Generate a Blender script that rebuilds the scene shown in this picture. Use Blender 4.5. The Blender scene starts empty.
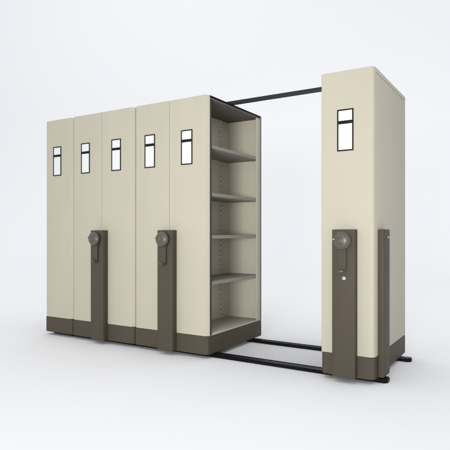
import bpy, bmesh, math
from mathutils import Vector

SC = bpy.context.scene
COL = SC.collection

# ------------------------------------------------------------------ materials
def drift(m, amt=.03, wave=.35):
    nt = m.node_tree; b = nt.nodes['Principled BSDF']
    tc = nt.nodes.new('ShaderNodeTexCoord'); mp = nt.nodes.new('ShaderNodeMapping'); mp.inputs['Scale'].default_value = (5, 5, .3)
    n = nt.nodes.new('ShaderNodeTexNoise'); n.inputs['Scale'].default_value = 1.6; n.inputs['Detail'].default_value = 3
    r = nt.nodes.new('ShaderNodeMapRange'); r.inputs[1].default_value = .3; r.inputs[2].default_value = .7
    r.inputs[3].default_value = 1-amt; r.inputs[4].default_value = 1+amt
    v = nt.nodes.new('ShaderNodeVectorMath'); v.operation = 'SCALE'
    L = nt.links; L.new(tc.outputs['Object'], mp.inputs[0]); L.new(mp.outputs[0], n.inputs['Vector']); L.new(n.outputs[0], r.inputs[0])
    old = b.inputs['Base Color'].links[0].from_socket
    L.new(old, v.inputs[0]); L.new(r.outputs[0], v.inputs['Scale']); L.new(v.outputs[0], b.inputs['Base Color'])
    bp = nt.nodes.new('ShaderNodeBump'); bp.inputs['Strength'].default_value = wave; bp.inputs['Distance'].default_value = .006
    n2 = nt.nodes.new('ShaderNodeTexNoise'); n2.inputs['Scale'].default_value = 3.5; n2.inputs['Detail'].default_value = 1
    L.new(tc.outputs['Object'], n2.inputs['Vector']); L.new(n2.outputs[0], bp.inputs['Height'])
    L.new(b.inputs['Normal'].links[0].from_socket, bp.inputs['Normal']); L.new(bp.outputs[0], b.inputs['Normal'])

def srgb(r, g, b):
    f = lambda c: (c/255/12.92) if c/255 <= .04045 else ((c/255+.055)/1.055)**2.4
    return (f(r), f(g), f(b), 1)

def mat(name, col, rough=.5, metal=0.0, spec=.5, tex=0.0, scale=900, bump=.02, cloud=.0, coat=0.0, coords='Object'):
    m = bpy.data.materials.new(name); m.use_nodes = True
    nt = m.node_tree; b = nt.nodes['Principled BSDF']
    b.inputs['Base Color'].default_value = (*col[:3], 1)
    b.inputs['Roughness'].default_value = rough
    b.inputs['Metallic'].default_value = metal
    b.inputs['Specular IOR Level'].default_value = spec
    b.inputs['Coat Weight'].default_value = coat
    tc = nt.nodes.new('ShaderNodeTexCoord')
    if tex or cloud:
        fine = nt.nodes.new('ShaderNodeTexNoise'); fine.inputs['Scale'].default_value = scale
        fine.inputs['Detail'].default_value = 3
        big = nt.nodes.new('ShaderNodeTexNoise'); big.inputs['Scale'].default_value = 2.2
        big.inputs['Detail'].default_value = 4
        nt.links.new(tc.outputs[coords], fine.inputs['Vector']); nt.links.new(tc.outputs[coords], big.inputs['Vector'])
        mx = nt.nodes.new('ShaderNodeMix'); mx.data_type = 'FLOAT'; mx.inputs[0].default_value = .5 if cloud else 0
        def rng(src, lo, hi):
            r = nt.nodes.new('ShaderNodeMapRange'); r.inputs[1].default_value = .3; r.inputs[2].default_value = .7
            r.inputs[3].default_value = lo; r.inputs[4].default_value = hi
            nt.links.new(src, r.inputs[0]); return r.outputs[0]
        a = rng(fine.outputs[0], 1-tex, 1+tex); c = rng(big.outputs[0], 1-cloud, 1+cloud)
        mul = nt.nodes.new('ShaderNodeMath'); mul.operation = 'MULTIPLY'
        nt.links.new(a, mul.inputs[0]); nt.links.new(c, mul.inputs[1])
        vm = nt.nodes.new('ShaderNodeVectorMath'); vm.operation = 'SCALE'
        vm.inputs[0].default_value = col[:3]; nt.links.new(mul.outputs[0], vm.inputs['Scale'])
        nt.links.new(vm.outputs[0], b.inputs['Base Color'])
        bp = nt.nodes.new('ShaderNodeBump'); bp.inputs['Strength'].default_value = bump; bp.inputs['Distance'].default_value = .001
        nt.links.new(fine.outputs[0], bp.inputs['Height']); nt.links.new(bp.outputs[0], b.inputs['Normal'])
        rr = rng(big.outputs[0], rough-.05, rough+.05); nt.links.new(rr, b.inputs['Roughness'])
    return m

CREAM = mat('cream powder coat', (.408, .378, .300), .5, spec=.16, tex=.025, scale=700, cloud=.02, bump=.06)
INNER = mat('shelf cream enamel', (.61, .575, .49), .55, spec=.15, tex=.02, scale=700, cloud=.02, bump=.05)
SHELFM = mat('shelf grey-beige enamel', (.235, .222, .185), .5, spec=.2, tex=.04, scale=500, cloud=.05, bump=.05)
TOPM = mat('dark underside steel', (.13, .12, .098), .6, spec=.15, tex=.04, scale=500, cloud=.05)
BROWN = mat('brown powder coat', (.067, .056, .042), .55, spec=.10, tex=.06, scale=600, cloud=.03, bump=.10)
DIAL = mat('brown cast handwheel', (.076, .064, .050), .36, spec=.45, tex=.18, scale=260, cloud=.08, bump=.25)
BLACK = mat('black top strip', (.006, .006, .006), .7, spec=.1, tex=.05, scale=400)
STEEL = mat('black steel rail', (.004, .004, .0045), .35, spec=.12, tex=.1, scale=120, cloud=.2, bump=.05)
WORN = mat('worn rail track', (.05, .05, .052), .3, metal=.5, tex=.15, scale=60, cloud=.4, bump=.05)
BAR = mat('charcoal steel bar', (.020, .020, .024), .5, spec=.15, tex=.06, scale=300)
CARD = mat('white card', (.62, .62, .62), .6, spec=.2, tex=.01, scale=300)
FRAME = mat('black label frame', (.005, .005, .005), .5, spec=.15, tex=.05, scale=300)
CHROME = mat('polished lock metal', (.8, .8, .8), .2, metal=1.0, tex=.02, scale=300)
GREY = mat('grey edge seal', (.15, .14, .135), .7, spec=.1, tex=.04, scale=300)
PIN = mat('dull pin metal', (.35, .34, .32), .35, metal=1.0, tex=.05, scale=300)
LOWM = mat('bottom shelf enamel', (.42, .395, .335), .5, spec=.2, tex=.04, scale=500, cloud=.05)
DSEAL = mat('dark edge seal', (.045, .043, .038), .7, spec=.1, tex=.04, scale=300)
FLOOR = mat('white seamless paper', (.893, .893, .893), 1.0, spec=0.0, tex=.004, scale=40)

drift(CREAM, .011); drift(BROWN, .03, .3); drift(SHELFM, .03, .2)
# ------------------------------------------------------------------ mesh helpers
def finish(name, bm, mats, parent=None, smooth=True, ang=38):
    if not isinstance(mats, (list, tuple)): mats = [mats]
    me = bpy.data.meshes.new(name)
    bmesh.ops.recalc_face_normals(bm, faces=bm.faces)
    bm.to_mesh(me); bm.free()
    for m in mats: me.materials.append(m)
    if smooth:
        me.polygons.foreach_set('use_smooth', [True]*len(me.polygons))
        me.set_sharp_from_angle(angle=math.radians(ang))
    o = bpy.data.objects.new(name, me); COL.objects.link(o)
    if parent: o.parent = parent
    return o

def box(bm, x0, x1, y0, y1, z0, z1, bev=0.0, mi=0, seg=2):
    t = bmesh.new()
    v = [t.verts.new((x, y, z)) for x in (x0, x1) for y in (y0, y1) for z in (z0, z1)]
    for f in ((0,1,3,2),(4,6,7,5),(0,4,5,1),(2,3,7,6),(0,2,6,4),(1,5,7,3)):
        t.faces.new([v[i] for i in f])
    if bev: bmesh.ops.bevel(t, geom=list(t.edges), offset=bev, segments=seg, affect='EDGES', profile=.5)
    merge(bm, t, mi)

def merge(bm, t, mi=0):
    for f in t.faces: f.material_index = mi
    me = bpy.data.meshes.new('tmp'); t.to_mesh(me); t.free()
    n = len(bm.faces); bm.from_mesh(me); bpy.data.meshes.remove(me)
    bm.faces.ensure_lookup_table()
    for f in bm.faces[n:]: f.material_index = mi

def prism(bm, pts, z0, z1, bev=0.0, mi=0):
    """plan outline pts (x, y) extruded z0..z1, its top and bottom rims softened"""
    t = bmesh.new()
    a = [t.verts.new((x, y, z0)) for x, y in pts]; b = [t.verts.new((x, y, z1)) for x, y in pts]
    t.faces.new(a); t.faces.new(b[::-1]); n = len(pts)
    for i in range(n): t.faces.new((a[i], b[i], b[(i+1) % n], a[(i+1) % n]))
    if bev:
        e = [e for e in t.edges if abs(e.verts[0].co.z-e.verts[1].co.z) < 1e-6]
        bmesh.ops.bevel(t, geom=e, offset=bev, segments=2, affect='EDGES')
    merge(bm, t, mi)

def folded(x0, x1, y0, y1, rl, rr):
    """like plan(), but the front corners are pressed to a flat slanted fold"""
    a = [(x0, y1)]
    a += [(x0, y0+.027), (x0+.003, y0+.021), (rl+x0-.004, y0+.0012), (rl+x0+.003, y0)] if rl else [(x0, y0)]
    a += [(x1-rr-.003, y0), (x1-rr+.004, y0+.0012), (x1-.003, y0+.021), (x1, y0+.027)] if rr else [(x1, y0)]
    return a + [(x1, y1)]

def plan(x0, x1, y0, y1, rl, rr, n=7):
    """rectangle in plan whose two FRONT corners (at y0) are rounded by rl, rr"""
    p = [(x0, y1)]
    if rl > 0:
        p += [(x0+rl-rl*math.cos(a), y0+rl-rl*math.sin(a)) for a in [math.pi/2*i/n for i in range(n+1)]]
    else: p.append((x0, y0))
    if rr > 0:
        p += [(x1-rr+rr*math.sin(a), y0+rr-rr*math.cos(a)) for a in [math.pi/2*i/n for i in range(n+1)]]
    else: p.append((x1, y0))
    return p + [(x1, y1)]

def lathe_y(bm, cx, cz, prof, n=48, mi=0):
    """profile [(radius, y)] turned about the y axis through (cx, cz)"""
    t = bmesh.new(); rings = []
    for r, y in prof:
        if r < 1e-6: rings.append([t.verts.new((cx, y, cz))])
        else: rings.append([t.verts.new((cx+r*math.cos(2*math.pi*i/n), y, cz+r*math.sin(2*math.pi*i/n))) for i in range(n)])
    for A, B in zip(rings, rings[1:]):
        for i in range(n):
            j = (i+1) % n
            q = [A[i % len(A)], A[j % len(A)], B[j % len(B)], B[i % len(B)]]
            u = []
            for v in q:
                if v not in u: u.append(v)
            if len(u) > 2: t.faces.new(u)
    merge(bm, t, mi)

def thing(name, loc, label, cat, group=None):
    o = bpy.data.objects.new(name, None); o.empty_display_size = .2; COL.objects.link(o)
    o.location = loc; o['label'] = label; o['category'] = cat
    if group: o['group'] = group
    return o

# ------------------------------------------------------------------ dimensions
W = .4057            # width of one shelf bay
D = .952             # depth
ZB, ZP, ZT = .034, .186, 2.2
XR = 3.009           # left edge of the far cabinet
WR = .390
R = .028

def label_holder(parent, x):
    bm = bmesh.new()
    x0, x1, z0, z1, w = x+.128, x+.246, 1.630, 1.926, .0092
    box(bm, x0, x0+w, -.006, .0, z0, z1, .0015); box(bm, x1-w, x1, -.006, 0, z0, z1, .0015)
    box(bm, x0+w, x1-w, -.0055, 0, z1-w, z1, .0012); box(bm, x0+w, x1-w, -.0055, 0, z0, z0+w, .0012)
    box(bm, x0+w, x1-w, -.0057, 0, 1.822, 1.845, .0012)
    f = finish('label_holder', bm, FRAME, parent)
    for a, b in ((1.845, z1-w), (z0+w, 1.822)):
        bm = bmesh.new(); box(bm, x0+w, x1-w, -.0022, -.0002, a, b)
        finish('card', bm, CARD, f, False)

def handle_post(parent, cx, lock=False):
    h = .0815; P = -.065
    bm = bmesh.new()
    # folded steel channel: face, two cheeks, top cap
    box(bm, cx-h, cx+h, P, -.0028, .042, 1.073, .0035)
    post = finish('handle_post', bm, BROWN, parent)
    # crank: lever arm folded down, hub, disc and grip
    z = .995
    bm = bmesh.new()
    n = 10; pts = []
    for i in range(n+1):
        a = math.pi*i/n; pts.append((cx-.002+.030*math.cos(a), z+.030*math.sin(a)))
    for i in range(n+1):
        a = math.pi+math.pi*i/n; pts.append((cx-.002+.027*math.cos(a), .786+.018*math.sin(a)))
    t = bmesh.new()
    A = [t.verts.new((x, P-.007, zz)) for x, zz in pts]; B = [t.verts.new((x, P-.021, zz)) for x, zz in pts]
    t.faces.new(A); t.faces.new(B[::-1])
    for i in range(len(pts)): t.faces.new((A[i], B[i], B[(i+1) % len(pts)], A[(i+1) % len(pts)]))
    bmesh.ops.bevel(t, geom=[e for e in t.edges if abs(e.verts[0].co.y-e.verts[1].co.y) < 1e-6], offset=.003, segments=2, affect='EDGES')
    merge(bm, t)
    finish('lever', bm, BROWN, post)
    bm = bmesh.new()
    lathe_y(bm, cx, z, [(.028, P+.001), (.028, P-.024), (.0, P-.024)])
    lathe_y(bm, cx, z, [(0, P-.022), (.056, P-.022), (.062, P-.025), (.0645, P-.031), (.0645, P-.041), (.0625, P-.0465),
                        (.056, P-.0535), (.046, P-.060), (.034, P-.0645), (.0235, P-.0665), (.0225, P-.0655), (.020, P-.0695), (.010, P-.071), (0, P-.0712)], 64)
    wheel = finish('hand_wheel', bm, DIAL, post)
    bm = bmesh.new()
    lathe_y(bm, cx-.047, z+.010, [(.0075, P-.055), (.0075, P-.066), (.006, P-.069), (0, P-.070)], 20)
    finish('glint_pin', bm, PIN, post)  # small metal pin added to give the wheel a glint at its left
    # folding grip lying across the end of the lever
    bm = bmesh.new()
    t = bmesh.new(); lathe_y(t, 0, 0, [(0, -.018), (.010, -.018), (.013, -.022), (.014, -.032), (.0135, -.052), (.011, -.060), (.006, -.063), (0, -.0635)], 28)
    for v in t.verts: v.co = Vector((cx-.003+v.co.x*1.8, P+v.co.y, .785+v.co.z*.8))
    merge(bm, t)
    finish('grip', bm, DIAL, post)
    if lock:
        bm = bmesh.new()
        lathe_y(bm, cx+.005, .733, [(.0135, P+.001), (.0135, P-.004), (.0115, P-.006), (.0095, P-.0062), (.0085, P-.005), (0, P-.005)], 32)
        lk = finish('lock', bm, CHROME, post)
        bm = bmesh.new(); box(bm, cx+.0038, cx+.0062, P-.0066, P-.0045, .728, .738)
        finish('keyhole', bm, FRAME, lk, False)
    return post

def front_panel(parent, x0, x1, rl, rr, zt=ZT, f=folded):
    bm = bmesh.new()
    prism(bm, f(x0+(.0034 if rl else .0014), x1-(.0034 if rr else .0014), 0, .032, rl, rr), ZP+.002, zt, .0025)
    return finish('front_panel', bm, CREAM, parent, True, 14 if f is folded else 38)

def plinth(parent, x0, x1):
    bm = bmesh.new()
    prism(bm, plan(x0+.003, x1-.003, -.002, D+.002, R, R), ZB, ZP, .003)
    return finish('plinth', bm, BROWN, parent)

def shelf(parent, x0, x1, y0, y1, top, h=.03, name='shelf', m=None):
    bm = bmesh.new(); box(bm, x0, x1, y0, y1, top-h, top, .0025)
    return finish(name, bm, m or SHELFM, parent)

def upright(parent, x, s, y, z0, z1):
    """slotted strip on the back panel; s = the side it faces"""
    bm = bmesh.new()
    lo, hi = sorted((x, x+s*.004)); box(bm, lo, hi, y-.022, y+.022, z0, z1)
    k = z0+.03
    while k < z1-.03:
        lo, hi = sorted((x+s*.002, x+s*.0046))
        box(bm, lo, hi, y-.005, y+.005, k, k+.013, 0, 1); k += .049
    return finish('upright', bm, [INNER, FRAME], parent, False)

SHELVES = (1.790, 1.387, 1.030, .640)

# ------------------------------------------------------------------ cabinet 1: fixed single bay at the left end
c = thing('shelving_cabinet', (0, 0, 0), 'narrow cream cabinet at the far left end with no brown handle post on its front', 'shelving cabinet', 'cabinets of the mobile shelving row')
front_panel(c, 0, W, .024, .034); plinth(c, 0, W); label_holder(c, 0)
bm = bmesh.new(); box(bm, .004, W-.006, .032, D, ZP, ZT-.004, .003); finish('body', bm, CREAM, c)

# ------------------------------------------------------------------ cabinet 2: closed double cabinet
def double(loc, label):
    c = thing('shelving_cabinet', loc, label, 'shelving cabinet', 'cabinets of the mobile shelving row')
    front_panel(c, 0, W, .024, 0); front_panel(c, W, 2*W, 0, .034)
    plinth(c, 0, 2*W); label_holder(c, 0); label_holder(c, W)
    handle_post(c, W)
    return c
c = double((W, 0, 0), 'wide closed cream cabinet carrying the leftmost brown handle post, left of the open shelves')
bm = bmesh.new(); box(bm, .006, 2*W-.006, .032, D, ZP, ZT-.004, .003); finish('body', bm, CREAM, c)

# ------------------------------------------------------------------ cabinet 3: double cabinet open on its right
c = double((3*W, 0, 0), 'wide cabinet with a brown handle post whose open right side shows its empty shelves')
X1 = 2*W; XP = W+.04
bm = bmesh.new(); box(bm, .006, XP, .032, D-.022, ZP, ZT-.0305, .002); finish('back_panel', bm, INNER, c)
bm = bmesh.new()
box(bm, .004, X1-.004, D-.022, D, ZP, ZT-.0185, .002)
finish('end_panel', bm, CREAM, c)
bm = bmesh.new(); box(bm, X1-.014, X1-.0035, D-.096, D-.0225, ZP+.0165, ZT-.0305, .002)
finish('edge_flange', bm, CREAM, c)
bm = bmesh.new(); box(bm, X1-.0038, X1-.0005, D-.020, D-.001, ZP+.004, ZT-.004, .0008)
finish('edge_seal', bm, GREY, c)
bm = bmesh.new()
box(bm, X1-.012, X1-.004, .0325, .056, ZP+.004, ZT-.0305, .001)
finish('edge_seal', bm, DSEAL, c)
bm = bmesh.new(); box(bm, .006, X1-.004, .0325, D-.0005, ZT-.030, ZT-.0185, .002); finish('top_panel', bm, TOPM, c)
bm = bmesh.new(); box(bm, .008, X1-.0030, .0325, D-.0015, ZT-.018, ZT-.001, .001); finish('top_strip', bm, BLACK, c)  # black strip laid over the top edge of the open bay
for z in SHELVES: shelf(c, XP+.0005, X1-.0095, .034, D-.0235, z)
shelf(c, XP+.0005, X1-.0045, .034, D-.0235, ZP+.016, .015, 'bottom_shelf', LOWM)
for y in (.30, .775): upright(c, XP, 1, y, ZP+.018, ZT-.031)

# ------------------------------------------------------------------ cabinet 4: single cabinet standing apart on the right
c = thing('shelving_cabinet', (XR, 0, 0), 'narrow cream cabinet standing apart at the right, with a lock on its post', 'shelving cabinet', 'cabinets of the mobile shelving row')
front_panel(c, 0, WR, .008, R, f=plan); plinth(c, 0, WR); label_holder(c, -.004); handle_post(c, WR/2-.006, True)
bm = bmesh.new(); box(bm, WR-.026, WR-.002, .0325, D, ZP+.002, ZT-.038, .002); finish('side_panel', bm, CREAM, c)
bm = bmesh.new(); box(bm, WR-.026, WR-.0006, .0325, D+.0006, ZT-.034, ZT-.001, .005, seg=3); finish('top_trim', bm, CREAM, c)
bm = bmesh.new(); box(bm, .004, WR-.0265, D-.022, D-.0005, ZP, ZT-.0005, .002); finish('end_panel', bm, CREAM, c)
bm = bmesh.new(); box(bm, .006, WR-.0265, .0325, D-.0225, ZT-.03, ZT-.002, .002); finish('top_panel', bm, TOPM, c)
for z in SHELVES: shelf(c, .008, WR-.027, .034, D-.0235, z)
shelf(c, .004, WR-.027, .034, D-.0235, ZP+.016, .015, 'bottom_shelf', LOWM)
# channel post on its right side
bm = bmesh.new(); box(bm, WR-.0008, WR+.040, .084, .250, .036, 1.074, .0035)
sp = finish('side_post', bm, BROWN, c)
bm = bmesh.new()
t = bmesh.new(); lathe_y(t, 0, 0, [(.0075, 0), (.0075, -.002), (.005, -.0045), (0, -.005)], 20)
for v in t.verts: v.co = Vector((WR+.040-v.co.y, .205+v.co.x, 1.018+v.co.z))
merge(bm, t); finish('screw', bm, CHROME, sp)

# ------------------------------------------------------------------ floor rails and top bar
def rail(y0, y1, xe, label):
    bm = bmesh.new(); h = .027; w = (y1-y0)
    ch = .022
    def outl(a, b, e): return [(.04, a), (e-ch, a), (e, a+ch), (e, b-ch*.6), (e-ch*.6, b), (.04, b)]
    prism(bm, outl(y0, y1, xe), .0, h-.004, .002)
    # two raised lips with the running track between them
    box(bm, .05, xe-.052, y0+.003, y0+.012, h-.006, h+.001, .002)
    box(bm, .05, xe-.052, y1-.012, y1-.003, h-.006, h+.001, .002)
    box(bm, .05, xe-.052, y0+w*.62, y0+w*.72, h-.006, h-.0015, .001, 1)
    # end stop
    t = [(xe-.05, y0+.002), (xe-ch, y0+.002), (xe-.003, y0+ch), (xe-.003, y1-ch*.6), (xe-ch*.6, y1-.002), (xe-.05, y1-.002)]
    prism(bm, t, .011, h+.003, .002)
    o = finish('floor_rail', bm, [STEEL, WORN], None)
    o['label'] = label; o['category'] = 'rail'; o['group'] = 'floor rails under the cabinets'
rail(.080, .168, 3.463, 'black floor rail nearest the viewer, running under the fronts of the cabinets')
rail(.772, .845, 3.478, 'black floor rail farther back, running under the rear of the cabinets')
bm = bmesh.new(); box(bm, .1, XR+WR-.1, .405, .432, ZT+.0002, ZT+.034, .002)
o = finish('top_bar', bm, BAR); o['label'] = 'thin charcoal bar bridging the gap across the tops of the cabinets'; o['category'] = 'bar'

# ------------------------------------------------------------------ setting
# one sheet of seamless paper: floor sweeping up into a tall wall far behind
bm = bmesh.new()
prof = [(-26, 0), (-12, 0), (-4, 0), (2, 0), (8, 0)]; RS = 8; YW = 16
prof += [(YW-RS+RS*math.sin(a), RS-RS*math.cos(a)) for a in [math.pi/2*i/32 for i in range(1, 33)]] + [(YW, 14), (YW, 26)]
rows = [[bm.verts.new((x, y, z)) for x in (-48, -20, 0, 4, 20, 34)] for y, z in prof]
for a, b in zip(rows, rows[1:]):
    for k in range(5): bm.faces.new((a[k], a[k+1], b[k+1], b[k]))
o = finish('backdrop', bm, FLOOR); o['kind'] = 'structure'

w = bpy.data.worlds.new('World'); SC.world = w; w.use_nodes = True
bg = w.node_tree.nodes['Background']; bg.inputs[0].default_value = srgb(237, 239, 244); bg.inputs[1].default_value = 1.05

def area(name, loc, target, sx, sy, power, spread=180):
    l = bpy.data.lights.new(name, 'AREA'); l.shape = 'RECTANGLE'; l.size = sx; l.size_y = sy; l.energy = power
    l.spread = math.radians(spread)
    o = bpy.data.objects.new(name, l); COL.objects.link(o); o.location = loc
    o.rotation_euler = (Vector(target)-Vector(loc)).to_track_quat('-Z', 'Y').to_euler()
area('softbox', (5.0, -8.8, 1.0), (2.6, 0, 1.4), 2.2, 1.2, 108, 70)
area('overhead_fill', (1.5, 1, 10.5), (1.5, 1, 0), 14, 12, 110)  # unseen lamp added to lift the floor and thin its contact shade
area('backdrop_fill', (-14, 4, 16), (-18, 16, 8), 22, 3, 300)  # unseen lamp added to brighten the upper left of the backdrop

# ------------------------------------------------------------------ camera
cam = bpy.data.cameras.new('camera'); co = bpy.data.objects.new('camera', cam); COL.objects.link(co)
co.location = (4.3488, -3.5091, 1.0491); co.rotation_euler = (math.pi/2, 0, .5513)
cam.sensor_width = 36; cam.lens = 36*507.48/450; cam.shift_y = 7.888/450
cam.clip_start = .05; cam.clip_end = 500
SC.camera = co
SC.render.resolution_x = SC.render.resolution_y = 1024
vs = SC.view_settings; vs.view_transform = 'Standard'; vs.look = 'None'; vs.exposure = 0; vs.gamma = 1
